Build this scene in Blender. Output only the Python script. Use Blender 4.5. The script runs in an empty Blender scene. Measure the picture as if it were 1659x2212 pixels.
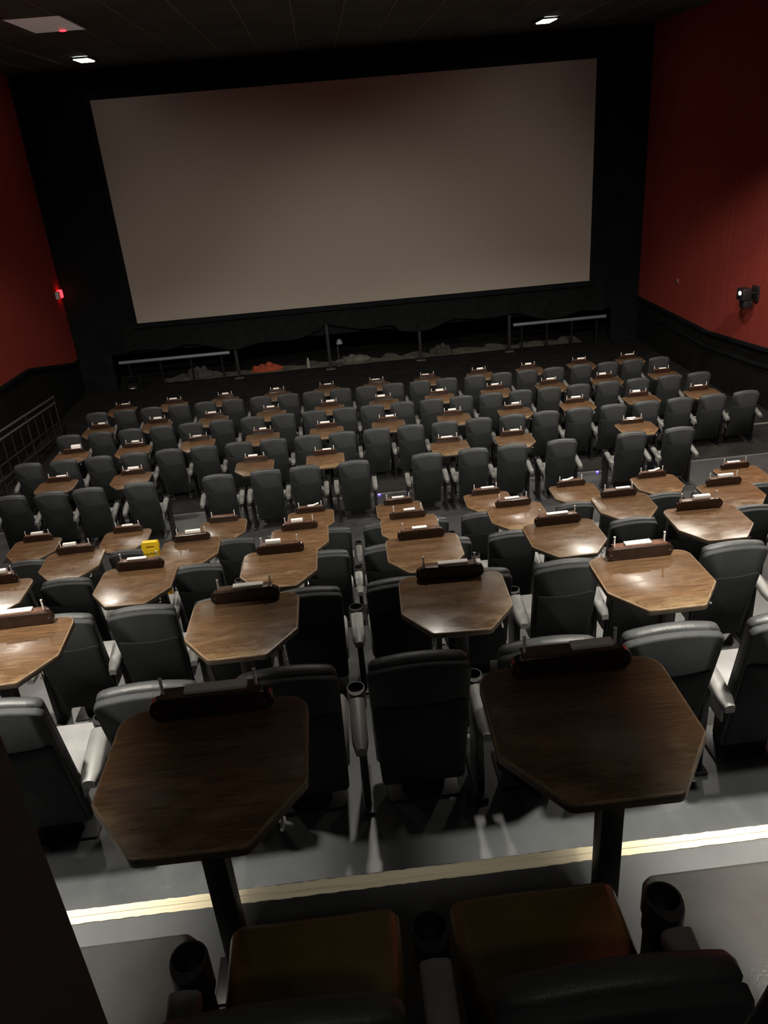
import bpy, bmesh, math, random
from mathutils import Vector, Matrix
random.seed(7)
C = bpy.context.scene.collection
PI = math.pi
ZO = 5.70                      # camera height above the floor in front of the screen

# ------------------------------------------------------------------ helpers
def linkobj(name, me, mats, parent=None, loc=None):
    o = bpy.data.objects.new(name, me); C.objects.link(o)
    for m in (mats if isinstance(mats, (list, tuple)) else [mats]): me.materials.append(m)
    if parent is not None: o.parent = parent
    if loc: o.location = loc
    return o
def obj(name, bm, mats, parent=None, smooth=True, loc=None, ang=35):
    me = bpy.data.meshes.new(name)
    bmesh.ops.recalc_face_normals(bm, faces=bm.faces[:])
    if smooth:
        for f in bm.faces: f.smooth = True
        for e in bm.edges:
            if len(e.link_faces) == 2 and e.calc_face_angle(0) > math.radians(ang): e.smooth = False
    bm.to_mesh(me); bm.free()
    return linkobj(name, me, mats, parent, loc)
def tag(o, label=None, cat=None, group=None, kind=None):
    if label: o['label'] = label
    if cat: o['category'] = cat
    if group: o['group'] = group
    if kind: o['kind'] = kind
    return o
def thing(name, loc=(0, 0, 0), rz=0):
    o = bpy.data.objects.new(name, None); C.objects.link(o)
    o.location = loc; o.rotation_euler = (0, 0, rz); o.empty_display_size = 0.1
    return o
def copy_tree(o, parent=None):
    c = o.copy(); C.objects.link(c)
    if parent is not None: c.parent = parent
    for ch in list(o.children): copy_tree(ch, c)
    return c
def struct(name, bm, mats, smooth=False, parent=None):
    o = obj(name, bm, mats, parent, smooth)
    if parent is None: o['kind'] = 'structure'
    return o
def add_box(bm, lo, hi, bev=0, seg=2, mi=0, mat=None):
    r = bmesh.ops.create_cube(bm, size=1)
    vs = r['verts']; c = [(a+b)/2 for a, b in zip(lo, hi)]; s = [b-a for a, b in zip(lo, hi)]
    for v in vs: v.co = Vector((v.co.x*s[0]+c[0], v.co.y*s[1]+c[1], v.co.z*s[2]+c[2]))
    fs = set(f for v in vs for f in v.link_faces)
    if bev:
        es = list(set(e for v in vs for e in v.link_edges))
        rr = bmesh.ops.bevel(bm, geom=es, offset=bev, segments=seg, profile=0.5, affect='EDGES')
        fs = set(rr['faces']) | set(f for f in fs if f.is_valid)
        vs = list(set(v for f in fs for v in f.verts))
    for f in fs: f.material_index = mi
    if mat is not None: bmesh.ops.transform(bm, matrix=mat, verts=list(vs))
    return vs
def add_cyl(bm, p, r, h, seg=16, r2=None, mi=0, axis='Z', cap=True):
    rr = bmesh.ops.create_cone(bm, cap_ends=cap, segments=seg, radius1=r, radius2=r if r2 is None else r2, depth=h)
    vs = rr['verts']
    if axis == 'X': bmesh.ops.rotate(bm, verts=vs, cent=(0, 0, 0), matrix=Matrix.Rotation(PI/2, 3, 'Y'))
    if axis == 'Y': bmesh.ops.rotate(bm, verts=vs, cent=(0, 0, 0), matrix=Matrix.Rotation(PI/2, 3, 'X'))
    bmesh.ops.translate(bm, verts=vs, vec=p)
    for v in vs:
        for f in v.link_faces: f.material_index = mi
    return vs
def add_tube(bm, a, b, r, seg=10, mi=0):
    a, b = Vector(a), Vector(b); d = b-a
    rr = bmesh.ops.create_cone(bm, cap_ends=True, segments=seg, radius1=r, radius2=r, depth=d.length)
    q = Vector((0, 0, 1)).rotation_difference(d.normalized())
    bmesh.ops.transform(bm, matrix=Matrix.Translation((a+b)/2) @ q.to_matrix().to_4x4(), verts=rr['verts'])
    for v in rr['verts']:
        for f in v.link_faces: f.material_index = mi
def rounded(pts, rad, n=6):
    out = []; N = len(pts)
    for i in range(N):
        p = Vector(pts[i]); a = Vector(pts[i-1]); b = Vector(pts[(i+1) % N]); r = rad[i]
        u = (a-p).normalized(); w = (b-p).normalized()
        ang = u.angle(w); t = min(r/math.tan(ang/2), (a-p).length*.49, (b-p).length*.49); rr = t*math.tan(ang/2)
        c = p+(u+w).normalized()*(rr/math.sin(ang/2)); s = p+u*t; e = p+w*t
        a0 = math.atan2(s.y-c.y, s.x-c.x); a1 = math.atan2(e.y-c.y, e.x-c.x); d = (a1-a0+PI) % (2*PI)-PI
        for k in range(n+1):
            th = a0+d*k/n; out.append((c.x+rr*math.cos(th), c.y+rr*math.sin(th)))
    return out
def add_prism(bm, pts, frames, mis=None, cap0=0, cap1=0):
    """pts 2-D outline; frames = list of functions (x,y)->Vector, one ring each"""
    rings = [[bm.verts.new(fr(x, y)) for x, y in pts] for fr in frames]
    n = len(pts)
    for k in range(len(rings)-1):
        for i in range(n):
            f = bm.faces.new((rings[k][i], rings[k][(i+1) % n], rings[k+1][(i+1) % n], rings[k+1][i]))
            f.material_index = mis[k] if mis else 0
    f = bm.faces.new(rings[0][::-1]); f.material_index = cap0
    f = bm.faces.new(rings[-1]); f.material_index = cap1
def inset(pts, d):
    cx = sum(p[0] for p in pts)/len(pts); cy = sum(p[1] for p in pts)/len(pts); N = len(pts); out = []
    for i in range(N):
        a = Vector(pts[i-1]); b = Vector(pts[(i+1) % N]); t = (b-a)
        if t.length < 1e-9: out.append(pts[i]); continue
        t.normalize(); nrm = Vector((-t.y, t.x)); p = Vector(pts[i])
        if nrm.dot(Vector((cx, cy))-p) < 0: nrm = -nrm
        q = p+nrm*d; out.append((q.x, q.y))
    return out
def quad(bm, *ps, mi=0):
    f = bm.faces.new([bm.verts.new(p) for p in ps]); f.material_index = mi; return f

# ------------------------------------------------------------------ materials
def newmat(name):
    m = bpy.data.materials.new(name); m.use_nodes = True
    nt = m.node_tree; b = nt.nodes['Principled BSDF']
    return m, nt, b
def N(nt, t, **k):
    n = nt.nodes.new(t)
    for a, v in k.items():
        if a in n.inputs: n.inputs[a].default_value = v
        else: setattr(n, a, v)
    return n
def ramp(nt, fac, stops):
    r = nt.nodes.new('ShaderNodeValToRGB'); nt.links.new(fac, r.inputs[0])
    el = r.color_ramp.elements
    while len(el) < len(stops): el.new(.5)
    for e, (p, c) in zip(el, stops): e.position = p; e.color = (*c, 1) if len(c) == 3 else c
    return r
def mixc(nt, fac, a, b, mode='MIX'):
    m = nt.nodes.new('ShaderNodeMix'); m.data_type = 'RGBA'; m.blend_type = mode
    for s, v in ((0, fac), (6, a), (7, b)):
        if hasattr(v, 'is_linked'): nt.links.new(v, m.inputs[s])
        else: m.inputs[s].default_value = v if not isinstance(v, tuple) or len(v) == 4 else (*v, 1)
    return m.outputs[2]
def coords(nt, scale=(1, 1, 1), rand=0.0):
    t = nt.nodes.new('ShaderNodeTexCoord'); mp = nt.nodes.new('ShaderNodeMapping')
    mp.inputs['Scale'].default_value = scale
    if rand:
        oi = nt.nodes.new('ShaderNodeObjectInfo'); v = nt.nodes.new('ShaderNodeVectorMath'); v.operation = 'SCALE'
        cb = nt.nodes.new('ShaderNodeCombineXYZ')
        for i, f in enumerate((1.0, 7.3, 3.1)):
            mm = nt.nodes.new('ShaderNodeMath'); mm.operation = 'MULTIPLY'; mm.inputs[1].default_value = f*rand
            nt.links.new(oi.outputs['Random'], mm.inputs[0]); nt.links.new(mm.outputs[0], cb.inputs[i])
        ad = nt.nodes.new('ShaderNodeVectorMath'); ad.operation = 'ADD'
        nt.links.new(t.outputs['Object'], ad.inputs[0]); nt.links.new(cb.outputs[0], ad.inputs[1])
        nt.links.new(ad.outputs[0], mp.inputs['Vector'])
    else: nt.links.new(t.outputs['Object'], mp.inputs['Vector'])
    return mp.outputs[0]
def noise(nt, vec, scale, detail=4, rough=.55):
    n = nt.nodes.new('ShaderNodeTexNoise'); n.inputs['Scale'].default_value = scale
    n.inputs['Detail'].default_value = detail; n.inputs['Roughness'].default_value = rough
    nt.links.new(vec, n.inputs['Vector']); return n.outputs['Fac']
def bump(nt, b, h, s=.2, d=.01):
    bp = nt.nodes.new('ShaderNodeBump'); bp.inputs['Strength'].default_value = s; bp.inputs['Distance'].default_value = d
    nt.links.new(h, bp.inputs['Height']); nt.links.new(bp.outputs[0], b.inputs['Normal'])
def plain(name, col, rough=.5, metal=0, spec=.5, var=.0, vs=8, bmp=0, bs=200, coat=0):
    m, nt, b = newmat(name)
    b.inputs['Roughness'].default_value = rough; b.inputs['Metallic'].default_value = metal
    b.inputs['Specular IOR Level'].default_value = spec; b.inputs['Coat Weight'].default_value = coat
    v = coords(nt)
    if var:
        f = noise(nt, v, vs)
        r = ramp(nt, f, [(.3, tuple(c*(1-var) for c in col)), (.7, tuple(c*(1+var) for c in col))])
        nt.links.new(r.outputs[0], b.inputs['Base Color'])
    else:
        f = noise(nt, v, 30); r = ramp(nt, f, [(0, tuple(c*.95 for c in col)), (1, tuple(c*1.05 for c in col))])
        nt.links.new(r.outputs[0], b.inputs['Base Color'])
    if bmp: bump(nt, b, noise(nt, v, bs, 3), bmp, .004)
    return m
def emis(name, col, s):
    m, nt, b = newmat(name)
    b.inputs['Base Color'].default_value = (*col, 1); b.inputs['Emission Color'].default_value = (*col, 1)
    b.inputs['Emission Strength'].default_value = s
    return m

def wood_mat():
    m, nt, b = newmat('worn_oak_laminate')
    v = coords(nt, (1.5, 26, 1), 4.0)
    g = noise(nt, v, 5, 8, .65)
    base = ramp(nt, g, [(.28, (.050, .029, .016)), (.5, (.110, .064, .033)), (.72, (.185, .114, .062))]).outputs[0]
    # plank like broad bands
    v2 = coords(nt, (.6, 9, 1), 4.0); g2 = noise(nt, v2, 1.6, 2)
    base = mixc(nt, .45, base, ramp(nt, g2, [(.35, (.6, .55, .5)), (.65, (1.25, 1.15, 1.05))]).outputs[0], 'MULTIPLY')
    # fine scratches
    v3 = coords(nt, (3, 90, 1), 4.0); g3 = noise(nt, v3, 6, 3, .7)
    base = mixc(nt, ramp(nt, g3, [(.64, (0, 0, 0)), (.74, (.55, .55, .55))]).outputs[0], base, (.23, .16, .10))
    # worn lighter patches near the diner's edge
    t = nt.nodes.new('ShaderNodeTexCoord'); sp = nt.nodes.new('ShaderNodeSeparateXYZ'); nt.links.new(t.outputs['Object'], sp.inputs[0])
    mr = nt.nodes.new('ShaderNodeMapRange'); nt.links.new(sp.outputs['Y'], mr.inputs[0])
    for i, x in ((1, -.22), (2, -.6), (3, -.12), (4, .13)): mr.inputs[i].default_value = x
    v4 = coords(nt, (1, 2.4, 1), 6.0); g4 = noise(nt, v4, 4.5, 6, .68)
    ad = nt.nodes.new('ShaderNodeMath'); ad.operation = 'ADD'; nt.links.new(g4, ad.inputs[0]); nt.links.new(mr.outputs[0], ad.inputs[1])
    wear = ramp(nt, ad.outputs[0], [(.52, (0, 0, 0)), (.74, (.75, .75, .75))]).outputs[0]
    base = mixc(nt, wear, base, (.24, .165, .085))
    oi = nt.nodes.new('ShaderNodeObjectInfo')
    tint = ramp(nt, oi.outputs['Random'], [(0, (.85, .85, .85)), (1, (1.15, 1.1, 1.05))]).outputs[0]
    base = mixc(nt, 1.0, base, tint, 'MULTIPLY')
    nt.links.new(base, b.inputs['Base Color'])
    rr = ramp(nt, g4, [(.3, (.19, .19, .19)), (.7, (.40, .40, .40))]).outputs[0]
    nt.links.new(rr, b.inputs['Roughness']); bump(nt, b, g, .05, .002)
    b.inputs['Specular IOR Level'].default_value = .5
    return m
WOOD = wood_mat()
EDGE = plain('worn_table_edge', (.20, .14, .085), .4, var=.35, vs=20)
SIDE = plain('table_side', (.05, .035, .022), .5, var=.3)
BLACKPL = plain('black_plastic', (.012, .012, .013), .42)
HOLD = plain('dark_stained_wood', (.020, .009, .006), .25, var=.45, vs=14, coat=.3)
SHELF = plain('reddish_wood_shelf', (.10, .045, .025), .4, var=.4, vs=18)
PIN = plain('pale_pin', (.85, .83, .78), .4)
PAPER = plain('white_paper', (.86, .82, .78), .8)
STEEL = plain('black_steel', (.016, .015, .014), .4, .3)
CHROME = plain('bright_steel', (.6, .6, .58), .3, .9)
LEATHER = plain('charcoal_leather', (.040, .043, .044), .45, spec=.35, var=.25, vs=5, bmp=.25, bs=160)
BACKV = plain('charcoal_vinyl', (.028, .0305, .0315), .6, spec=.2, var=.2, vs=4, bmp=.2, bs=180)
PANEL = plain('black_back_panel', (.019, .021, .022), .7, spec=.15, var=.2, vs=4, bmp=.15, bs=300)
CUSH = plain('lit_leather_cushion', (.24, .24, .237), .36, var=.25, vs=4, bmp=.3, bs=140)  # grey raised far above the leather to stand in for lamp light
CUSH_WARMLIT = plain('warm_lit_leather_cushion', (.110, .080, .018), .36, var=.35, vs=3, bmp=.3, bs=140)  # brown stands in for warm light reflected by black leather
ARMP = plain('grey_armrest_vinyl', (.14, .14, .135), .48, var=.15, vs=8)
SCREEN = plain('screen_vinyl', (.42, .375, .325), .9, spec=.1)
MASK = plain('black_masking_cloth', (.009, .0105, .0115), .95, spec=.1, var=.3, vs=2)
def fabric_wall(name, col):
    m, nt, b = newmat(name)
    v = coords(nt, (1, 9, .15)); f = noise(nt, v, 3, 5)
    r = ramp(nt, f, [(.3, tuple(c*.82 for c in col)), (.7, tuple(c*1.15 for c in col))])
    nt.links.new(r.outputs[0], b.inputs['Base Color']); b.inputs['Roughness'].default_value = .95
    b.inputs['Specular IOR Level'].default_value = .1
    return m
REDW = fabric_wall('red_wall_fabric', (.32, .052, .040))
WAIN = plain('black_carpet_wainscot', (.011, .011, .010), .95, spec=.1, var=.3, vs=3)
CEIL = plain('black_ceiling_tile', (.110, .140, .128), .95, spec=.1, var=.2, vs=1)
GRID = plain('ceiling_grid_bar', (.22, .22, .20), .7)
BACKW = plain('dark_back_wall', (.02, .018, .017), .95, spec=.1)
def floor_mat(name, c0, c1, rough):
    m, nt, b = newmat(name)
    v = coords(nt); f = noise(nt, v, 1.3, 6, .6)
    base = ramp(nt, f, [(.3, c0), (.7, c1)]).outputs[0]
    v2 = coords(nt, (1, 4, 1)); g = noise(nt, v2, 9, 6, .75)
    base = mixc(nt, ramp(nt, g, [(.62, (0, 0, 0)), (.78, (.5, .5, .5))]).outputs[0], base, tuple(min(1, c*1.9) for c in c1))
    nt.links.new(base, b.inputs['Base Color']); b.inputs['Roughness'].default_value = rough
    bump(nt, b, g, .06, .003)
    return m
FLOOR = floor_mat('grey_painted_concrete', (.036, .040, .043), (.090, .095, .098), .36)
FLOORD = floor_mat('dark_worn_concrete', (.028, .029, .030), (.055, .056, .057), .38)
CARPET = plain('black_carpet', (.016, .016, .015), .95, spec=.1, var=.35, vs=3)
CARPETB = plain('brown_black_carpet', (.035, .024, .016), .95, spec=.1, var=.35, vs=3)
def nosing_mat():
    m, nt, b = newmat('cream_step_tape')
    v = coords(nt, (.6, 30, 1)); f = noise(nt, v, 4, 5, .7)
    r = ramp(nt, f, [(.25, (.40, .34, .22)), (.45, (.62, .54, .36)), (.8, (.72, .64, .46))])
    nt.links.new(r.outputs[0], b.inputs['Base Color']); b.inputs['Roughness'].default_value = .5
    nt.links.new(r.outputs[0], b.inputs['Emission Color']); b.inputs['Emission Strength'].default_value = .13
    return m
NOSE = nosing_mat()
NOSEG = plain('grey_step_edge', (.10, .10, .10), .5, var=.2)
PALE = plain('pale_concrete', (.13, .125, .105), .8, var=.4, vs=3)
ORANGE = plain('orange_cloth', (.30, .05, .018), .8, var=.3)
PIPE = plain('grey_pipe', (.22, .24, .26), .5, .1)
RAILM = plain('dark_brown_rail', (.020, .014, .010), .5)
RAILG = plain('dull_grey_rail', (.07, .07, .068), .5)
YEL = plain('yellow_plastic', (.95, .62, .02), .45)
INK = plain('black_ink', (.02, .012, .005), .6)
WHITEP = plain('white_plastic', (.7, .7, .68), .5)
VENTM = emis('self_lit_vent_panel', (.62, .52, .48), .13)  # faint glow added to brighten the vent, which is no lamp
LENS = emis('lamp_lens', (1, .97, .90), 9)
LENSD = emis('dim_lamp_lens', (1, .97, .90), .9)
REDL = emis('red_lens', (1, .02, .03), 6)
BLUEL = emis('blue_led', (.12, .08, 1), 6)
SPOTL = emis('small_white_lens', (1, .95, .85), 6)

# ------------------------------------------------------------------ measured layout
FAR = [2.042, 3.869, 5.651, 7.428, 9.237, 11.70, 13.468, 15.285, 17.113]       # far table edge of each row
TZ = [z+ZO for z in (-1.587, -2.286, -2.951, -3.627, -4.298, -4.46, -4.623, -4.791, -4.950)]
FZ = [z-.75 for z in TZ]
TABLES = [(0,0,-.504,-.002,-.005),(0,1,.634,0,-.016),(1,-1,-1.902,-.009,.022),(1,0,-.653,.001,-.012),(1,1,.499,.007,-.043),(1,2,1.607,.003,-.003),(2,-1,-2.885,0,0),(2,0,-1.74,-.009,-.026),(2,1,-.621,.015,-.021),(2,2,.527,.008,-.006),(2,3,1.654,.001,.012),(2,4,2.825,.002,-.023),(3,0,-2.89,.004,.033),(3,1,-1.699,.003,.002),(3,2,-.576,.005,-.003),(3,3,.565,.005,-.012),(3,4,1.7,.023,.013),(3,5,2.818,-.015,-.02),(3,6,3.968,-.003,-.009),(4,0,-4.04,.025,.004),(4,1,-2.894,.011,.003),(4,2,-1.67,.015,-.003),(4,3,-.547,.023,-.001),(4,4,.595,-.001,-.001),(4,5,1.744,.012,-.002),(4,6,2.871,-.009,-.001),(4,7,3.957,-.002,.003),(4,8,5.079,.001,.004),(5,0,-4.529,.004,-.002),(5,1,-3.377,.006,-.002),(5,3,-1.457,.011,-.001),(5,4,-.348,-.003,0),(5,6,1.623,-.004,0),(5,7,2.665,.001,.001),(5,9,4.627,-.001,.002)]
X6 = [-4.836,-3.745,-2.607,-1.462,-.318,.794,1.977,3.084,4.226,5.404,6.536]
X7 = [-4.839,-3.696,-2.579,-1.419,-.252,.848,1.979,3.121,4.247,5.397,6.597]
X8 = [-4.815,-3.687,-2.562,-1.399,-.29,.83,1.975,3.15,4.278,5.449,6.568]
for r, xs in ((6, X6), (7, X7), (8, X8)): TABLES += [(r, k, x, 0, 0) for k, x in enumerate(xs)]
SEATS = {0: [-.765,-.22,.375,.91], 1: [-2.19,-1.62,-.96,-.365,.21,.785,1.335,1.905],
         2: [-3.17,-2.62,-2.02,-1.475,-.91,-.36,.255,.80,1.405,1.95,2.58,3.13],
         3: [-3.20,-2.65,-2.01,-1.46,-.85,-.30,.28,.83,1.435,1.98,2.58,3.13,3.70,4.25]}
SEATS[4] = [x+d for x in [t[2] for t in TABLES if t[0] == 4] for d in (-.275, .275)]
SEATS[5] = [-4.87,-4.30,-3.76,-3.03,-1.90,-1.21,-.64,.08,1.15,1.84,2.42,3.16,4.21,4.93]
SEATS[6] = [-5.24+.5765*i for i in range(22)]
SEATS[7] = [x+d for x in X7 for d in (-.288, .288)]
SEATS[8] = [x+d for x in X8 for d in (-.288, .288)]
EDGEY = [f-.09 for f in FAR]
XL, XR, YS, ZC = -7.0, 8.5, 21.55, 2.0+ZO            # side walls, screen wall, ceiling
YB = -3.5

# ------------------------------------------------------------------ camera
pitch, yaw, roll, F = math.radians(25.5378), math.radians(2.4875), math.radians(-4.9521), 1687.02
cp, sp, cy, sy = math.cos(pitch), math.sin(pitch), math.cos(yaw), math.sin(yaw)
fwd = Vector((sy*cp, cy*cp, -sp)); rt = Vector((cy, -sy, 0)); up = rt.cross(fwd)
r2 = math.cos(roll)*rt+math.sin(roll)*up; u2 = -math.sin(roll)*rt+math.cos(roll)*up
cam = bpy.data.cameras.new('camera'); co = bpy.data.objects.new('camera', cam); C.objects.link(co)
M = Matrix((r2, u2, -fwd)).transposed().to_4x4(); M.translation = (0, 0, ZO); co.matrix_world = M
cam.sensor_fit = 'HORIZONTAL'; cam.sensor_width = 36; cam.lens = 36*F/1659; cam.clip_start = .02; cam.clip_end = 100
bpy.context.scene.camera = co

# ------------------------------------------------------------------ setting: stepped floor
def strip_floor():
    bm = bmesh.new()
    # top step on which the photographer stands
    ys = [YB, .13] + EDGEY[:9]
    zs = [FZ[0]+.69] + FZ[:9]
    for i in range(10):
        y0, y1 = ys[i], ys[i+1]
        mi = 0 if i < 6 else 1
        if i == 9: continue
        quad(bm, (XL, y0, zs[i]), (XR, y0, zs[i]), (XR, y1, zs[i]), (XL, y1, zs[i]), mi=(0 if i < 3 else 1 if i < 7 else 2))
        quad(bm, (XL, y1, zs[i]), (XR, y1, zs[i]), (XR, y1, zs[i+1]), (XL, y1, zs[i+1]), mi=2)
    y8 = EDGEY[7]
    quad(bm, (XL, y8, FZ[8]), (XR, y8, FZ[8]), (XR, 22.0, FZ[8]), (XL, 22.0, FZ[8]), mi=2)
    quad(bm, (XL, 22.0, FZ[8]), (XR, 22.0, FZ[8]), (XR, 24.5, FZ[8]), (XL, 24.5, FZ[8]), mi=2)
    return struct('floor', bm, [FLOOR, FLOORD, CARPET])
strip_floor()

# cream tape on the step edge in front of the nearest seats, laid in two bands
def tape(y, z, x0, x1, w, gap, mat, rough=.004, nm='trim_1'):
    bm = bmesh.new(); n = int((x1-x0)/.02)
    for a, b in ((y-w, y-w/2-gap), (y-w/2+gap, y)):
        lo = hi = None
        for i in range(n+1):
            x = x0+(x1-x0)*i/n
            j0 = random.uniform(-rough, rough) if a == y-w else 0
            j1 = random.uniform(-rough, rough) if b == y else 0
            c = [bm.verts.new((x, a+j0, z+.003)), bm.verts.new((x, b+j1, z+.003)), bm.verts.new((x, a+j0, z+.0)), bm.verts.new((x, b+j1, z+.0))]
            if lo:
                bm.faces.new((lo[0], c[0], c[1], lo[1])); bm.faces.new((lo[2], c[2], c[0], lo[0])); bm.faces.new((lo[1], c[1], c[3], lo[3]))
            lo = c
    return struct(nm, bm, mat)
tape(1.948, FZ[0], XL, XR, .056, .0009, NOSE, .0016, 'trim_1')
tape(EDGEY[5]-.002, FZ[5], XL, XR, .035, .0002, NOSEG, .001, 'trim_2')
tape(EDGEY[6]-.002, FZ[6], 7.25, XR, .07, .0002, PALE, .002, 'trim_3')

# ------------------------------------------------------------------ setting: walls and ceiling
def side_wall(x, s, name, prof, nm2, bandgap):
    # prof: list of (y, z) where red cloth ends; black carpet below
    bm = bmesh.new(); P = [(YB, prof[0][1])]+prof
    for (y0, z0), (y1, z1) in zip(P[:-1], P[1:]):
        quad(bm, (x, y0, z0), (x, y1, z1), (x, y1, ZC), (x, y0, ZC), mi=0)
        quad(bm, (x, y0, -.2), (x, y1, -.2), (x, y1, z1), (x, y0, z0), mi=1)
    y1 = P[-1][0]; quad(bm, (x, y1, -.2), (x, 24.5, -.2), (x, 24.5, ZC), (x, y1, ZC), mi=1)
    struct(name, bm, [REDW, WAIN])
    for k, dz in enumerate(bandgap):
        bm = bmesh.new()
        for (y0, z0), (y1, z1) in zip(P[:-1], P[1:]):
            d = .06 if k == 0 else .03
            a0, a1, h = z0+dz, z1+dz, (.07 if k == 0 else .045)
            xs = x-s*d
            quad(bm, (xs, y0, a0-h), (xs, y1, a1-h), (xs, y1, a1), (xs, y0, a0)); quad(bm, (x, y0, a0), (x, y1, a1), (xs, y1, a1), (xs, y0, a0))
            quad(bm, (x, y0, a0-h), (x, y1, a1-h), (xs, y1, a1-h), (xs, y0, a0-h))
        struct('trim_%d' % (nm2+k), bm, MASK)
side_wall(XL, -1, 'wall_left', [(2, -1.4+ZO), (16.3, -4.02+ZO), (18.0, -4.08+ZO), (21.15, -4.76+ZO), (YS, -4.76+ZO)], 4, [0])
side_wall(XR, 1, 'wall_right', [(2, -2.2+ZO), (14.7, -4.34+ZO), (17.2, -4.54+ZO), (21.5, -4.50+ZO), (YS, -4.50+ZO)], 6, [0, -.36])
bm = bmesh.new(); quad(bm, (XL, YB, -.2), (XR, YB, -.2), (XR, YB, ZC), (XL, YB, ZC)); struct('wall_back', bm, BACKW)
# front wall: black masking with an opening underneath
SX0, SX1, SZ0, SZ1, SYY = .924-6.053, .924+6.053, -3.900+ZO, 1.3165+ZO, 21.18
bm = bmesh.new()
ox0, ox1, oz = -6.1, 7.75, .95
for a in (((XL, -.1), (ox0, ZC)), ((ox1, -.1), (XR, ZC)), ((ox0, oz), (ox1, ZC))):
    (x0, z0), (x1, z1) = a; add_box(bm, (x0, YS, z0), (x1, YS+.12, z1))
struct('wall_front', bm, MASK)
bm = bmesh.new(); quad(bm, (XL, 24.4, -.2), (XR, 24.4, -.2), (XR, 24.4, ZC), (XL, 24.4, ZC)); struct('wall_behind_screen', bm, MASK)
bm = bmesh.new()
quad(bm, (XL, YB, ZC), (XR, YB, ZC), (XR, 24.5, ZC), (XL, 24.5, ZC))
for i in range(17):
    x = -6.2+.86*i+.03; add_box(bm, (x-.012, YB, ZC-.012), (x+.012, YS, ZC-.001), mi=1)
struct('ceiling', bm, [CEIL, GRID])
# low partition by the photographer's left hand
bm = bmesh.new(); add_box(bm, (-2.6, .42, FZ[0]), (-.345, .60, -.40+ZO), .012, 2)
struct('wall_rear_left', bm, plain('dark_grey_partition', (.035, .036, .034), .8))

# pale bare floor strip behind the screen
bm = bmesh.new(); n = 60; lo = None
for i in range(n+1):
    x = -4.9+11.9*i/n; a = 21.72+random.uniform(-.03, .03); b = 22.35+random.uniform(-.25, .25)
    c = (bm.verts.new((x, a, FZ[8]+.012)), bm.verts.new((x, b, FZ[8]+.012)))
    if lo: bm.faces.new((lo[0], c[0], c[1], lo[1]))
    lo = c
struct('trim_9', bm, PALE)

# ------------------------------------------------------------------ screen
scr = thing('cinema_screen', ((SX0+SX1)/2, SYY, SZ0))
tag(scr, 'wide blank grey cinema screen hanging on the far black wall', 'screen')
W2, H = (SX1-SX0)/2, SZ1-SZ0
bm = bmesh.new(); add_box(bm, (-W2, 0, 0), (W2, .02, H)); obj('screen_sheet', bm, SCREEN, scr, False)
bm = bmesh.new()
for lo, hi in (((-W2-.14, .03, -.14), (-W2, .10, H+.14)), ((W2, .03, -.14), (W2+.14, .10, H+.14)), ((-W2, .03, H), (W2, .10, H+.14)), ((-W2, .03, -.14), (W2, .10, 0))): add_box(bm, lo, hi)
obj('screen_frame', bm, MASK, scr, False)
# skirt below the screen, wavy hem
bm = bmesh.new(); n = 140; rows_ = 8; grid = []
for i in range(n+1):
    u = i/n; x = SX0-.5+(SX1-SX0+1.0)*u
    hem = .98+.10*math.sin(u*19)+.06*math.sin(u*47+1)+(.12 if .40 < u < .56 else 0)
    col = []
    for j in range(rows_+1):
        t = j/rows_; col.append(bm.verts.new((x, SYY+.16+.035*math.sin(u*90+j*.4)*t, (SZ0+.02)*(1-t)+hem*t)))
    grid.append(col)
for i in range(n):
    for j in range(rows_): bm.faces.new((grid[i][j], grid[i+1][j], grid[i+1][j+1], grid[i][j+1]))
tag(obj('curtain', bm, plain('black_skirt_cloth', (.010, .011, .011), .9, spec=.1, var=.3), None), 'black cloth skirt with wavy hem hanging below the screen', 'curtain')
# pipes and posts under the screen
def pipe_rail(x0, x1, label):
    t = thing('pipe_barrier', ((x0+x1)/2, 21.44, FZ[8])); tag(t, label, 'barrier', 'pipe barriers under the screen')
    h = (x1-x0)/2
    bm = bmesh.new(); add_tube(bm, (-h, 0, .745), (h, 0, .745), .045); obj('rail', bm, PIPE, t)
    for i in range(4):
        x = -h+.25+(2*h-.5)*i/3
        bm = bmesh.new(); add_tube(bm, (x, .02, 0), (x, .02, .72), .028); obj('leg', bm, STEEL, t)
pipe_rail(-5.9, -2.9, 'grey pipe barrier under the left end of the screen')
pipe_rail(4.95, 7.57, 'grey pipe barrier under the right end of the screen')
for i, (x, w) in enumerate(((-2.74, 'leftmost'), (-.2, 'second from left'), (2.33, 'third from left'), (4.84, 'rightmost'))):
    t = thing('support_post', (x, 21.44, FZ[8])); tag(t, 'thin dark upright post under the screen, %s of the four' % w, 'post', 'upright posts under the screen')
    bm = bmesh.new(); add_box(bm, (-.04, -.03, 0), (.04, .03, 1.35), .006); obj('post', bm, plain('dull_post', (.012, .012, .012), .7), t)
    bm = bmesh.new(); add_box(bm, (-.13, -.07, 0), (.13, .07, .035), .008); obj('base_plate', bm, RAILG, t)
def crumple(name, c, sx, sy_, h, mat, label, cat, seed):
    rnd = random.Random(seed); bm = bmesh.new()
    bmesh.ops.create_icosphere(bm, subdivisions=4, radius=1)
    ph = [rnd.uniform(0, 6) for _ in range(6)]
    for v in bm.verts:
        k = 1+.16*math.sin(5*v.co.x+ph[0])*math.sin(4*v.co.y+ph[1])+.10*math.sin(11*v.co.x+7*v.co.y+ph[2])
        z = max(v.co.z, -.15)+.15
        v.co = Vector((v.co.x*sx*k, v.co.y*sy_*k, z*h*(.8+.4*math.sin(6*v.co.x+ph[3])*math.sin(5*v.co.y+ph[4])+.2)))
    o = obj(name, bm, mat, None, loc=c, ang=80); tag(o, label, cat); return o
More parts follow.
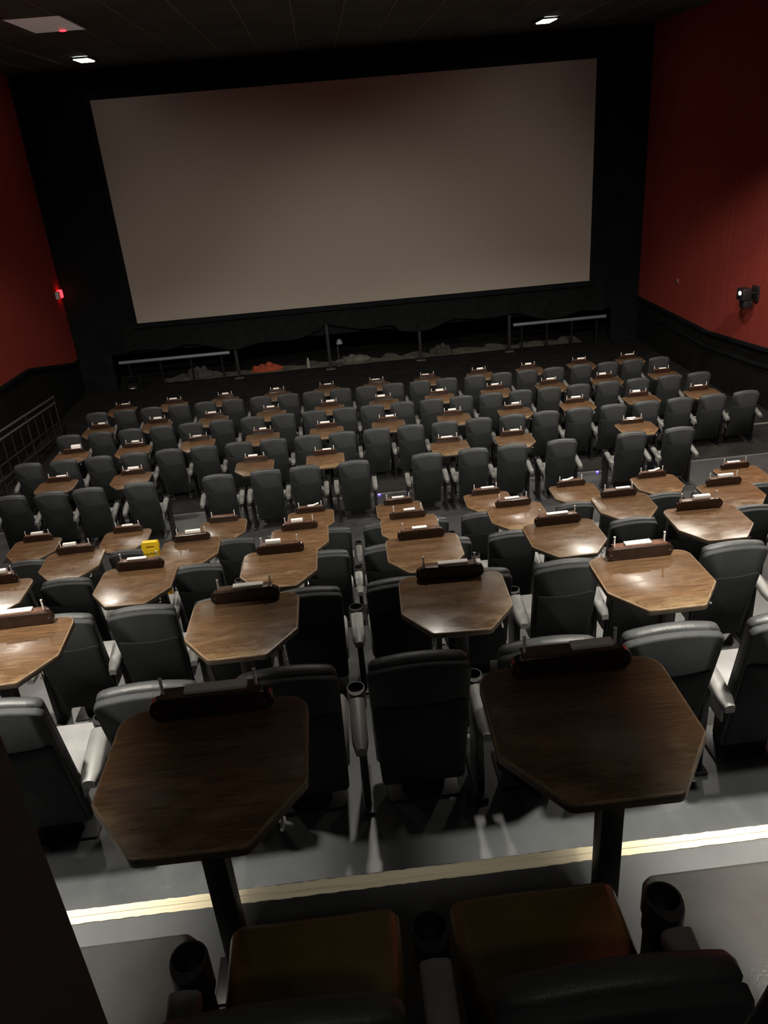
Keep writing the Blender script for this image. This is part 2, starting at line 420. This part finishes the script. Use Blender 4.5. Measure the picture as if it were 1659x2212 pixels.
crumple('cloth', (-2.0, 21.95, FZ[8]+.014), .42, .16, .16, ORANGE, 'crumpled orange cloth on the floor beneath the screen', 'cloth', 3)
crumple('cloth', (.5, 22.15, FZ[8]+.014), .45, .18, .12, plain('grey_cloth', (.10, .10, .09), .9, var=.4), 'grey crumpled cloth on the floor under the screen middle', 'cloth', 5)
crumple('cloth', (-3.9, 21.95, FZ[8]+.014), .35, .14, .22, plain('dark_cloth', (.05, .048, .045), .9, var=.5), 'dark crumpled cloth under the left part of the screen', 'cloth', 9)
# small clutter
t = thing('work_lamp', (.05, 21.75, FZ[8]+.014)); tag(t, 'small grey lamp on a thin stand under the screen middle', 'lamp')
bm = bmesh.new(); add_tube(bm, (0, 0, 0), (0, 0, .62), .014); add_cyl(bm, (0, 0, .012), .12, .024); obj('stand', bm, RAILG, t)
bm = bmesh.new(); add_cyl(bm, (.06, -.04, .68), .10, .12, r2=.05); obj('lamp_head', bm, PIPE, t)
t = thing('bottle', (-.82, 21.85, FZ[8]+.014)); tag(t, 'small pale bottle standing on the floor under the screen', 'bottle')
bm = bmesh.new(); add_cyl(bm, (0, 0, .09), .05, .18); add_cyl(bm, (0, 0, .2), .05, .05, r2=.018); obj('body', bm, plain('pale_bottle', (.25, .24, .21), .5), t)
bm = bmesh.new(); add_cyl(bm, (0, 0, .245), .02, .04); obj('cap', bm, WHITEP, t)
t = thing('equipment_rack', (-5.62, 21.3, FZ[8])); tag(t, 'small dark equipment rack on the floor at the left of the screen', 'rack')
bm = bmesh.new()
for x in (-.22, .22):
    for y in (-.12, .12): add_box(bm, (x-.015, y-.015, 0), (x+.015, y+.015, .42))
for z in (.04, .2, .40): add_box(bm, (-.22, -.12, z-.012), (.22, .12, z+.012))
obj('frame', bm, STEEL, t, False)
bm = bmesh.new(); add_box(bm, (-.14, -.128, .055), (.14, .1, .17), .01); obj('unit', bm, PANEL, t)
bm = bmesh.new(); add_box(bm, (-.06, -.135, .07), (.06, -.13, .10)); obj('label_plate', bm, WHITEP, t, False)
t = tag(crumple('bag', (3.0, 21.95, FZ[8]+.014), .3, .14, .2, plain('olive_bag', (.035, .033, .024), .9, var=.4), 'dark olive bag on the floor beneath the right half of the screen', 'bag', 12))

# ------------------------------------------------------------------ seats
def make_seat():
    root = thing('cinema_chair')
    bb = 13.0*PI/180
    BY, BZ = -.965, .15          # bottom of the back, rear face
    def fr(off):                 # off = distance forward of the rear face
        def f(x, s): return Vector((x, BY-math.sin(bb)*s+math.cos(bb)*off, BZ+math.cos(bb)*s+math.sin(bb)*off))
        return f
    def outline(hw, top, bot, rise, w0, rb=.03, rt_=.05):
        pts = [(-w0, bot), (w0, bot), (hw, top)]; rad = [rb, rb, rt_]
        m = 7
        for i in range(1, m):
            u = 1-2*i/m; pts.append((hw*u, top+rise*(1-u*u))); rad.append(.004)
        pts.append((-hw, top)); rad.append(rt_)
        return rounded(pts, rad, 4)
    # rear shell
    o1 = outline(.228, .835, .0, .030, .205)
    bm = bmesh.new()
    add_prism(bm, inset(o1, .0), [fr(.055), fr(.055), fr(.016), fr(.004), fr(0)][1:4] + [], None) if False else None
    rings = [(o1, .036), (o1, .012), (inset(o1, .004), .003), (inset(o1, .010), 0.0)]
    vs = [[bm.verts.new(fr(d)(x, s)) for x, s in pts] for pts, d in rings]
    n = len(o1)
    for k in range(3):
        for i in range(n): bm.faces.new((vs[k][i], vs[k][(i+1) % n], vs[k+1][(i+1) % n], vs[k+1][i]))
    bm.faces.new(vs[3]); bm.faces.new(vs[0][::-1])
    obj('back_shell', bm, BACKV, root, ang=50)
    # front upholstered pad with a rounded top roll
    o2 = outline(.220, .850, .12, .032, .205, .03, .06)
    bm = bmesh.new()
    rings = [(inset(o2, .010), .036), (o2, .046), (o2, .072), (inset(o2, .010), .088), (inset(o2, .030), .096)]
    vs = [[bm.verts.new(fr(d)(x, s)) for x, s in pts] for pts, d in rings]
    n = len(o2)
    for k in range(4):
        for i in range(n): bm.faces.new((vs[k][i], vs[k][(i+1) % n], vs[k+1][(i+1) % n], vs[k+1][i]))
    bm.faces.new(vs[4]); bm.faces.new(vs[0][::-1])
    obj('back_cushion', bm, LEATHER, root, ang=60)
    # lower rear panel with curved seam at its top
    pts = [(-.185, .02), (.185, .02), (.205, .63)]
    for i in range(1, 8):
        u = 1-2*i/8; pts.append((.205*u, .63-.03*(1-u*u)))
    pts.append((-.205, .63))
    o3 = rounded(pts, [.02]*3+[.002]*7+[.02], 3)
    bm = bmesh.new()
    rings = [(o3, .002), (o3, -.006), (inset(o3, .006), -.010)]
    vs = [[bm.verts.new(fr(d)(x, s)) for x, s in q] for q, d in rings]; n = len(o3)
    for k in range(2):
        for i in range(n): bm.faces.new((vs[k][i], vs[k][(i+1) % n], vs[k+1][(i+1) % n], vs[k+1][i]))
    bm.faces.new(vs[2]); bm.faces.new(vs[0][::-1])
    obj('back_panel', bm, PANEL, root, ang=50)
    # seat cushion
    bm = bmesh.new()
    o4 = rounded([(-.230, -.575), (.230, -.575), (.222, -.985), (-.222, -.985)], [.035, .035, .02, .02], 5)
    zz = [(.325, .012), (.34, 0), (.425, 0), (.448, .010), (.462, .032)]
    vs = [[bm.verts.new((x, y, z-(.012 if y < -.9 else 0))) for x, y in inset(o4, d)] for z, d in zz]; n = len(o4)
    for k in range(4):
        for i in range(n): bm.faces.new((vs[k][i], vs[k][(i+1) % n], vs[k+1][(i+1) % n], vs[k+1][i]))
    bm.faces.new(vs[4]); bm.faces.new(vs[0][::-1])
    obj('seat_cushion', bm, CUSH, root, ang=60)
    # steel base
    bm = bmesh.new()
    add_box(bm, (-.18, -.93, .0), (.18, -.66, .012), .004); add_box(bm, (-.11, -.88, .012), (.11, -.72, .326), .01)
    obj('seat_base', bm, BLACKPL, root)
    return root
def make_armrest():
    """armrest: curved pad, cup holder block and side support; origin = floor below it"""
    pad = bmesh.new(); hw = .037
    path = [(-1.16, .575), (-1.10, .592), (-.98, .622), (-.88, .640)]
    prof = [(-hw, -.035), (-hw, -.006), (-hw+.008, .004), (0, .009), (hw-.008, .004), (hw, -.006), (hw, -.035)]
    rings = [[pad.verts.new((x*(1 if y > -1.12 else .62), y, z+dz)) for x, dz in prof] for y, z in path]
    m = len(prof)
    for k in range(3):
        for i in range(m): pad.faces.new((rings[k][i], rings[k][(i+1) % m], rings[k+1][(i+1) % m], rings[k+1][i]))
    pad.faces.new(rings[0][::-1]); pad.faces.new(rings[-1])
    a = obj('armrest', pad, ARMP, None, ang=50)
    # cup holder: stadium block with a real well
    bm = bmesh.new(); R, r, cy_, top, bot = .045, .038, -.80, .648, .535
    seg = 24
    outer = []
    for i in range(seg):
        th = 2*PI*i/seg; x, y = R*math.cos(th), R*math.sin(th)
        if y < 0: y = y*1.55; x = max(-hw-.003, min(hw+.003, x))if y < -.05 else x
        outer.append((x, cy_+y))
    inner = [(r*math.cos(2*PI*i/seg), cy_+r*math.sin(2*PI*i/seg)) for i in range(seg)]
    v = [[bm.verts.new((x, y, bot)) for x, y in outer], [bm.verts.new((x, y, top-.006)) for x, y in outer],
         [bm.verts.new((x*.96, cy_+(y-cy_)*.96, top)) for x, y in outer], [bm.verts.new((x, y, top)) for x, y in inner],
         [bm.verts.new((x*.9, cy_+(y-cy_)*.9, bot+.012)) for x, y in inner]]
    for k in range(4):
        for i in range(seg): bm.faces.new((v[k][i], v[k][(i+1) % seg], v[k+1][(i+1) % seg], v[k+1][i]))
    bm.faces.new(v[4]); bm.faces.new(v[0][::-1])
    obj('cup_holder', bm, BLACKPL, a, ang=40)
    bm = bmesh.new(); add_cyl(bm, (0, cy_-.01, bot+.014), .02, .004); obj('cup_base', bm, plain('dull_cup_base', (.25, .2, .15), .4), a)
    bm = bmesh.new()
    add_box(bm, (-.028, -1.0, .0), (.028, -.66, .02), .006); add_box(bm, (-.018, -.95, .02), (.018, -.74, .60), .006)
    obj('side_support', bm, BLACKPL, a)
    return a
seat0 = make_seat(); arm0 = make_armrest()
ROWN = ['in the closest row', 'in the second row from the viewer', 'in the third row from the viewer', 'in the fourth row from the viewer',
        'in the last row before the cross aisle', 'in the gapped row just past the cross aisle', 'in the third row from the screen',
        'in the second row from the screen', 'in the row nearest the screen']
ORD = ['leftmost', 'second from left', 'third from left', 'fourth from left', 'fifth from left', 'sixth from left', 'seventh from left', 'eighth from left', 'ninth from left', 'tenth from left', 'eleventh from left']
def ordn(i, n):
    if i == 0: return 'leftmost'
    if i == n-1: return 'rightmost'
    nm = ['', 'second', 'third', 'fourth', 'fifth', 'sixth', 'seventh', 'eighth', 'ninth', 'tenth', 'eleventh']
    return nm[i]+' from left' if i <= (n-1)//2 else nm[n-1-i]+' from right'
def inframe(x, y, z, mx=.04):
    d = Vector((x, y, z-ZO)); w = d.dot(fwd)
    if w < .05: return False
    u = .5+F*d.dot(r2)/w/1659; v = .5-F*d.dot(u2)/w/2212
    return -mx < u < 1+mx and -.02 < v < 1.08
first = True
def copy_obj(o, parent):
    c = o.copy(); C.objects.link(c); c.parent = parent; return c
def put_arm(seat, dx):
    a = copy_tree(arm0, seat); a.location = (dx, 0, 0); return a
for r in range(9):
    xs = [x for x in SEATS[r] if r == 0 or inframe(x, FAR[r]-1.1, FZ[r]+1.0, .13 if r < 2 else .03)]
    for i, x in enumerate(xs):
        s = seat0 if first else copy_tree(seat0_bare)
        if first:
            seat0_bare = copy_tree(seat0); first = False
        s.location = (x, FAR[r], FZ[r])
        look = 'black leather cinema chair'
        if r == 0: look = ['grey-lit leather cinema chair', 'warm-lit leather cinema chair', 'warm-lit leather cinema chair', 'shiny grey-black leather cinema chair'][i]
        tag(s, '%s, %s %s' % (look, ordn(i, len(xs)), ROWN[r]), 'chair', 'cinema chairs '+ROWN[r])
        if r == 0:
            for ch in s.children:
                if ch.name.startswith('back_'): ch.location = (0, -.10, 0)
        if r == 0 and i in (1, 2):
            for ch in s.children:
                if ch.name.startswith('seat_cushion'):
                    ch.data = ch.data.copy(); ch.data.materials[0] = CUSH_WARMLIT
        # armrest on the right side; an own one on the left where a gap opens
        gapR = xs[i+1]-x if i+1 < len(xs) else 9
        gapL = x-xs[i-1] if i else 9
        if gapR < .67:
            a_ = put_arm(s, gapR/2)
            if gapR > .6: a_.scale = (1.2, 1, 1)
        elif r == 5 or gapR > 2: put_arm(s, .285)
        else: put_arm(s, .285)
        if gapL >= .67: put_arm(s, -.285)
def kill(o):
    for c in list(o.children): kill(c)
    bpy.data.objects.remove(o, do_unlink=True)
kill(arm0); kill(seat0_bare)

# ------------------------------------------------------------------ tray tables
def make_table():
    root = thing('tray_table')
    out = rounded([(-.297, 0), (.297, 0), (.300, -.38), (.150, -.590), (-.150, -.590), (-.300, -.38)][::-1], [.035, .035, .035, .03, .075, .075][::1], 6)
    # order after reversal: ML, NL, NR, MR, FR, FL
    bm = bmesh.new()
    i1, i2 = inset(out, .003), inset(out, .006)
    f = lambda z, d: (lambda x, y: Vector((x, y, z)))
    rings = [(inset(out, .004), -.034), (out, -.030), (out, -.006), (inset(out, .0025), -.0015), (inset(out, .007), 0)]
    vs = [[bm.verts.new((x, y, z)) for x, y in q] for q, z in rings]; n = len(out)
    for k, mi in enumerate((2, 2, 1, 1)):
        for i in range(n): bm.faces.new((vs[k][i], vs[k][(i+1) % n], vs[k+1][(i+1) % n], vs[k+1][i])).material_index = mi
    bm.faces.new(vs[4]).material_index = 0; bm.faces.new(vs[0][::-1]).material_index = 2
    obj('tabletop', bm, [WOOD, EDGE, SIDE], root, ang=30)
    bm = bmesh.new(); add_box(bm, (-.13, -.50, -.056), (.13, -.20, -.0345), .006); obj('mount_plate', bm, BLACKPL, root)
    bm = bmesh.new(); add_box(bm, (-.018, -.455, -.742), (.048, -.389, -.056), .004); obj('post', bm, STEEL, root)
    bm = bmesh.new(); add_box(bm, (-.07, -.50, -.75), (.10, -.344, -.738), .004); obj('foot_plate', bm, STEEL, root)
    bm = bmesh.new()
    for a, b in (((.225, -.455, -.034), (.225, -.455, -.062)), ((.225, -.455, -.062), (.225, -.475, -.075)), ((.225, -.475, -.075), (.225, -.49, -.062))): add_tube(bm, a, b, .005, 8)
    obj('bag_hook', bm, CHROME, root)
    # ticket rail at the far edge: round-ended block
    st = rounded([(-.193, 0), (.193, 0), (.193, .078), (-.193, .078)], [.034, .034, .038, .038], 6)
    bm = bmesh.new(); rg = [(inset(st, .004), -.066), (st, -.062), (st, -.034), (inset(st, .004), -.030)]
    vs = [[bm.verts.new((x, y, z)) for x, z in q] for q, y in rg]; n = len(st)
    for k in range(3):
        for i in range(n): bm.faces.new((vs[k][i], vs[k][(i+1) % n], vs[k+1][(i+1) % n], vs[k+1][i]))
    bm.faces.new(vs[3]); bm.faces.new(vs[0][::-1])
    h = obj('ticket_rail', bm, HOLD, root, ang=40)
    bm = bmesh.new(); add_box(bm, (-.155, -.062, .0765), (.155, -.006, .083), .003); obj('shelf', bm, SHELF, h)
    for x in (-.145, .145):
        bm = bmesh.new(); add_cyl(bm, (x, -.034, .110), .0052, .056, 10); add_cyl(bm, (x, -.034, .139), .0062, .005, 10); obj('pin', bm, PIN, h)
    for x in (-.17, .17):
        bm = bmesh.new(); add_cyl(bm, (x, -.067, .039), .006, .004, 8, axis='Y'); obj('screw', bm, RAILG, h)
    return root
def make_paper(kind):
    bm = bmesh.new()
    if kind == 0:      # rolled slips
        add_cyl(bm, (0, 0, .018), .018, .155, 14, axis='X')
    elif kind == 1:    # flat folded slips
        add_box(bm, (-.085, -.019, 0), (.085, .019, .014), .003)
    elif kind == 2:    # curled stack, thicker
        o = rounded([(-.023, 0), (.023, 0), (.017, .034), (-.017, .034)], [.006]*4, 3)
        add_prism(bm, o, [lambda y, z: Vector((-.08, y, z)), lambda y, z: Vector((.08, y, z))])
    else:              # slip with a raised end
        for a, b, z0, z1 in ((-.08, .0, 0, 0), (.0, .08, 0, .022)):
            q = [bm.verts.new(p) for p in ((a, -.016, z0), (b, -.016, z1), (b, .016, z1), (a, .016, z0), (a, -.016, z0+.012), (b, -.016, z1+.012), (b, .016, z1+.012), (a, .016, z0+.012))]
            for f in ((0, 3, 2, 1), (4, 5, 6, 7), (0, 1, 5, 4), (1, 2, 6, 5), (2, 3, 7, 6), (3, 0, 4, 7)): bm.faces.new([q[i] for i in f])
    o = obj('paper_slips', bm, PAPER, None, ang=40)
    return o
table0 = make_table(); papers = [make_paper(k) for k in range(4)]; pused = [False]*4
RS = ['closest row', 'second row from the viewer', 'third row from the viewer', 'fourth row from the viewer', 'last row before the cross aisle', 'gapped row past the cross aisle', 'third row from the screen', 'second row from the screen', 'row nearest the screen']
LOOK = {(0,0): 'large dark tray table with worn edge', (0,1): 'large dark scuffed wooden tray table', (1,-1): 'brown tray table, cut off', (1,2): 'brown table with bright lamp glare',
        (2,3): 'pale glare-lit wooden tray table', (2,4): 'brown table with yellowed worn edge', (3,4): 'brown table with yellow patch', (3,1): 'table beside caution sign', (3,5): 'brown tray table with yellowish scuffs'}
# paper: (kind, dx, rot, length) for the tables where the photo shows it clearly, else random
PAP = {(0,0): (1,.02,.0,1.15), (0,1): (1,.07,.02,.8), (1,-1): (1,0,0,1.0), (1,0): (1,.02,0,1.0), (1,1): (1,.02,.03,1.0), (1,2): (1,-.01,.05,.9), (2,0): (1,-.02,.02,.9), (2,1): (2,-.05,0,.75),
       (2,2): (1,-.01,.02,.7), (2,3): (1,0,.04,1.05), (2,4): (2,.02,.03,.85), (3,0): (2,-.05,.02,.8), (3,1): (2,.02,.05,.95), (3,2): (2,-.02,.02,.75), (3,3): (1,.02,.05,.7), (3,4): (1,-.01,.03,.9), (3,5): (1,.05,.02,.9), (3,6): (2,.02,.0,1.0),
       (4,0): (2,0,.03,.9), (4,1): (1,.0,0,.8), (4,2): None, (4,3): (3,.04,.1,.9), (4,4): (1,0,0,.9), (4,5): (1,.03,0,1.0), (4,6): (3,-.04,.08,.9), (4,7): (3,.03,.1,.9), (4,8): (1,-.02,0,1.0)}
cnt = {}
for t in TABLES: cnt.setdefault(t[0], []).append(t)
bare = copy_tree(table0); firstt = True
for r in range(9):
    ts = sorted(cnt[r], key=lambda a: a[2])
    for i, (r_, k, x, dy, rz) in enumerate(ts):
        t = table0 if firstt else copy_tree(bare); firstt = False
        # stored rotation is about a point .3 behind the far edge
        y = FAR[r]+dy; px_ = x-(.3*math.sin(rz)); py = y-.3+.3*math.cos(rz)
        t.location = (px_, py, TZ[r]); t.rotation_euler = (0, 0, rz)
        o = ordn(i, len(ts)) if len(ts) > 2 else ('left' if i == 0 else 'right')
        tag(t, '%s, %s in the %s' % (LOOK.get((r, k), 'brown wooden tray table'), o, RS[r]), 'table', 'tray tables in the '+RS[r])
        rnd = random.Random(r*100+k)
        p = PAP.get((r, k), (rnd.choice([0, 0, 2, 1]), rnd.uniform(-.04, .05), rnd.uniform(-.05, .05), rnd.uniform(.8, 1.1)))
        if (r, k) == (6, 0):
            p = (2, .07, .05, 1.0)
            for ch in list(t.children):
                if ch.name.startswith('ticket_rail'):
                    for g in list(ch.children):
                        if g.name.startswith('pin'): bpy.data.objects.remove(g, do_unlink=True)
        if p is None: continue
        kd, dx, rr, ln = p
        if not pused[kd]: q = papers[kd]; pused[kd] = True
        else: q = papers[kd].copy(); C.objects.link(q)
        cs, sn = math.cos(rz), math.sin(rz); lx, ly = dx, -.034
        q.location = (px_+lx*cs-ly*sn, py+lx*sn+ly*cs, TZ[r]+.0832); q.rotation_euler = (0, 0, rz+rr*.5)
        q.scale = (ln, 1.9 if (r, k) == (6, 0) else 1, 1.9 if (r, k) == (6, 0) else 1)
        kn = ['rolled white paper slips', 'flat white paper slips', 'thick white paper slips', 'bent white paper slips'][kd]
        tag(q, '%s on the %s table, %s' % (kn, o, RS[r]), 'paper', 'paper slips on tables in the '+RS[r])
kill(bare)
for k in range(4):
    if not pused[k]: bpy.data.objects.remove(papers[k], do_unlink=True)

# ------------------------------------------------------------------ yellow caution sign
cs_ = thing('caution_sign', (-2.094, 7.235, FZ[3]), 0)
tag(cs_, 'yellow plastic folding caution sign standing between the tray tables', 'sign')
HS = .865
for sgn, nm in ((-1, 'front_board'), (1, 'rear_board')):
    bm = bmesh.new()
    def L(x, z): return Vector((x, sgn*(.012+.07*(1-z/HS)), z))
    outp = rounded([(-.105, 0), (.105, 0), (.075, HS-.105), (.086, HS-.07), (.083, HS), (-.083, HS), (-.086, HS-.07), (-.075, HS-.105)], [.012]*4+[.02, .02, .012, .012], 4)
    hole = rounded([(-.042, HS-.066), (.042, HS-.066), (.042, HS-.042), (-.042, HS-.042)], [.009]*4, 3)
    # board as a grid with the hand hole left open
    def ring(pts, off): return [bm.verts.new(L(x, z)+Vector((0, sgn*off, 0))) for x, z in pts]
    for off, flip in ((0, 0), (.014, 1)):
        a = ring(outp, off); b = ring(hole, off)
        es = [bm.edges.new((a[i], a[(i+1) % len(a)])) for i in range(len(a))]+[bm.edges.new((b[i], b[(i+1) % len(b)])) for i in range(len(b))]
        bmesh.ops.triangle_fill(bm, use_beauty=True, use_dissolve=False, edges=es)
        if off == 0: A, B = a, b
        else:
            for P, Q in ((A, a), (B, b)):
                for i in range(len(P)): bm.faces.new((P[i], P[(i+1) % len(P)], Q[(i+1) % len(Q)], Q[i]))
    o = obj(nm, bm, YEL, cs_, ang=30)
    if sgn == -1: front = o
def text_obj(txt, size, mat, parent, M):
    cu = bpy.data.curves.new('lettering', 'FONT'); cu.body = txt; cu.size = size; cu.align_x = 'CENTER'; cu.extrude = .0008; cu.offset = size*.012
    tmp = bpy.data.objects.new('tmp', cu); C.objects.link(tmp); bpy.context.view_layer.update()
    me = bpy.data.meshes.new_from_object(tmp.evaluated_get(bpy.context.evaluated_depsgraph_get()))
    bpy.data.objects.remove(tmp, do_unlink=True)
    o = linkobj('lettering', me, mat, parent); o.matrix_local = M; return o
tilt = math.atan2(.07, HS)
zt = HS-.135
Mx = Matrix.Translation((0, -(.012+.07*(1-zt/HS))-.0155, zt)) @ Matrix.Rotation(PI/2-tilt, 4, 'X')
text_obj('CAUTION', .031, INK, front, Mx)
bm = bmesh.new(); add_cyl(bm, (0, 0, HS-.006), .013, .14, 12, axis='X'); obj('hinge', bm, YEL, cs_)

# ------------------------------------------------------------------ railing at the left aisle
rl = thing('railing', (-6.45, 15, FZ[7])); tag(rl, 'dark metal railing sloping along the left aisle by the red wall', 'railing')
def zr(y, a): return a+(-.085)*(y-14.5)+ZO-FZ[7]
for nm, a, m, rr in (('top_rail', -4.42, RAILG, .025), ('second_rail', -4.56, RAILG, .025), ('mid_rail', -5.0, RAILM, .02), ('bottom_rail', -5.26, RAILM, .025)):
    bm = bmesh.new(); add_tube(bm, (0, 12.2-15, zr(12.2, a)), (0, 17.6-15, zr(17.6, a)), rr); obj(nm, bm, m, rl)
for i in range(13):
    y = 12.25+5.3*i/12
    bm = bmesh.new(); b0 = (-5.26 if i % 4 else -5.62); add_tube(bm, (0, y-15, zr(y, b0)), (0, y-15, zr(y, -4.42 if i % 4 == 0 else -4.56)), .014 if i % 4 else .022); obj('baluster', bm, RAILM, rl)

# ------------------------------------------------------------------ wall and ceiling fittings
t = thing('alarm_strobe', (XL, 21.2, -2.98+ZO)); tag(t, 'small white wall unit with a glowing red lamp on the left wall', 'alarm')
bm = bmesh.new(); add_box(bm, (0, -.14, -.11), (.08, .03, .07), .01); obj('housing', bm, WHITEP, t)
bm = bmesh.new(); add_box(bm, (.0, .03, -.11), (.11, .16, .09), .02); obj('red_lens', bm, REDL, t)
t = thing('wall_spotlight', (XR, 15.38, -3.38+ZO)); tag(t, 'black spotlight on a bracket on the right red wall', 'light')
bm = bmesh.new(); add_box(bm, (-.05, -.12, -.16), (-.001, .12, .14), .01); add_tube(bm, (-.05, 0, .0), (-.22, 0, .02), .02); obj('bracket', bm, BLACKPL, t)
bm = bmesh.new(); add_box(bm, (-.36, -.13, -.12), (-.16, .13, .12), .03); add_box(bm, (-.30, -.1, -.28), (-.10, .1, -.10), .03); obj('housing', bm, BLACKPL, t)
bm = bmesh.new(); add_cyl(bm, (-.365, -.03, .03), .038, .02, 14, axis='X'); obj('lens', bm, SPOTL, t)
o = thing('wall_sensor', (XR, 19.06, -3.72+ZO)); tag(o, 'tiny pale sensor on the right red wall near the screen', 'sensor')
bm = bmesh.new(); add_box(bm, (-.04, -.05, -.05), (-.001, .05, .05), .008); obj('housing', bm, plain('dull_red_plastic', (.30, .12, .09), .6), o)
bm = bmesh.new(); add_cyl(bm, (-.048, 0, 0), .022, .02, 12, axis='X'); obj('eye', bm, RAILG, o)
# ceiling panel
t = thing('ceiling_vent', (-3.93, 14.53, ZC)); tag(t, 'pale square ceiling vent panel with a red glint, upper left', 'vent')
bm = bmesh.new(); add_box(bm, (-.40, -.74, -.03), (.40, .74, -.014), .004); obj('panel', bm, VENTM, t)
bm = bmesh.new()
for lo, hi in (((-.44, -.78, -.026), (-.40, .78, -.013)), ((.40, -.78, -.026), (.44, .78, -.013)), ((-.40, -.78, -.026), (.40, -.74, -.013)), ((-.40, .74, -.026), (.40, .78, -.013))): add_box(bm, lo, hi)
obj('frame', bm, GRID, t, False)
bm = bmesh.new(); add_cyl(bm, (.06, .66, -.036), .05, .014, 16); obj('red_glint', bm, REDL, t)  # glowing disc stands in for a red reflection on the panel
# ceiling lights
def ceiling_light(x, y, label, lens=LENS):
    t = thing('ceiling_light', (x, y, ZC)); tag(t, label, 'light', 'ceiling lights')
    bm = bmesh.new()
    for lo, hi in (((-.20, -.36, -.045), (-.15, .36, -.013)), ((.15, -.36, -.045), (.20, .36, -.013)), ((-.15, -.36, -.045), (.15, -.31, -.013)), ((-.15, .31, -.045), (.15, .36, -.013))): add_box(bm, lo, hi, .004)
    obj('frame', bm, BLACKPL, t)
    bm = bmesh.new(); add_box(bm, (-.148, -.308, -.06), (.148, .308, -.016), .012); obj('lens', bm, lens, t)
    return t
def spot(name, loc, target, power, ang, blend, size, col=(1, .93, .82)):
    l = bpy.data.lights.new(name, 'SPOT'); l.energy = power; l.spot_size = math.radians(ang); l.spot_blend = blend; l.shadow_soft_size = size; l.color = col
    o = bpy.data.objects.new(name, l); C.objects.link(o); o.location = loc
    o.rotation_euler = (Vector(target)-Vector(loc)).to_track_quat('-Z', 'Y').to_euler(); return o
LX = [(-4.64, 19.40, 'bright rectangular ceiling light at the upper left of the screen'), (5.17, 19.11, 'bright rectangular ceiling light above the right part of the screen')]
for x, y, lb in LX:
    ceiling_light(x, y, lb); spot('house_spot', (x, y, ZC-.09), (x+(2.5 if x < 0 else -2.0), y-6, .7), 450, 74, .6, .12)
# (x, y, aim y, watts, cone, blend, label)
# (x, y, aim x, aim y, aim z, watts, cone, blend, label)
OFF = [(-4.8, 11.0, -4.8, 11, 0, 800, 132, .25, 'ceiling light over the left seats'), (4.6, 10.8, 4.6, 10.8, 0, 1150, 132, .25, 'ceiling light over the right seats'),
       (.4, 6.1, .4, 6.1, 0, 420, 92, .35, 'added fill light over the middle of the hall'),  # unseen lamp added to brighten the second-row tables
       (-2.45, 2.75, -2.45, 2.75, 0, 2000, 55, .4, 'ceiling light over the near left chairs'), (2.55, 2.75, 2.55, 2.75, 0, 2300, 55, .4, 'ceiling light over the near right chairs'),
       (-2.2, 2.1, -2.0, 1.0, 0, 420, 46, .4, 'added fill light over the closest left chairs'), (2.3, 2.1, 2.1, 1.0, 0, 520, 46, .4, 'added fill light over the closest right chairs'),  # unseen narrow pair added to brighten the outer front cushions
       (-3.0, 5.2, -3, 8.8, 1.3, 950, 102, .5, 'ceiling light tilted towards the left chairs'), (3.2, 5.2, 3.2, 8.8, 1.3, 950, 102, .5, 'ceiling light tilted towards the right chairs'),
       (-2.2, 5.2, -2.0, 14.5, 1.9, 1700, 60, .6, 'added fill light aimed at the far left chairs'), (2.4, 5.2, 3.0, 14.5, 1.9, 1700, 60, .6, 'added fill light aimed at the far right chairs'),  # unseen pair added to lift the rows near the screen
       (7.0, 9.3, 7.0, 9.3, 0, 2200, 116, .2, 'ceiling light beside the right red wall'), (-5.6, 9.3, -5.6, 9.3, 0, 200, 116, .3, 'ceiling light beside the left red wall'),
       (.4, -1.6, .4, -1.6, 0, 55, 112, .5, 'added dim fill light behind the viewer')]  # unseen fill lamp added as faint ambient for the front row
for x, y, ax, ay, az, p, a, bl, lb in OFF:
    ceiling_light(x, y, lb, LENSD); spot('house_spot', (x, y, ZC-.09), (ax, ay, az), p, a, bl, .12)
# step lights
for x, lb in ((.45, 'tiny blue step light in the gap left of centre'), (4.05, 'tiny blue step light in the gap at right')):
    bm = bmesh.new(); add_cyl(bm, (0, 0, .006), .022, .012, 12); o = obj('step_light', bm, BLUEL, None, loc=(x, EDGEY[5]-.06, FZ[5]+.003)); tag(o, lb, 'step light', 'blue step lights')

# ------------------------------------------------------------------ world and view
w = bpy.data.worlds.new('world'); bpy.context.scene.world = w; w.use_nodes = True
bg = w.node_tree.nodes['Background']; bg.inputs[0].default_value = (.9, .95, 1, 1); bg.inputs[1].default_value = 0.0
vs_ = bpy.context.scene.view_settings
vs_.view_transform = 'Standard'; vs_.look = 'None'; vs_.exposure = 0; vs_.gamma = 1
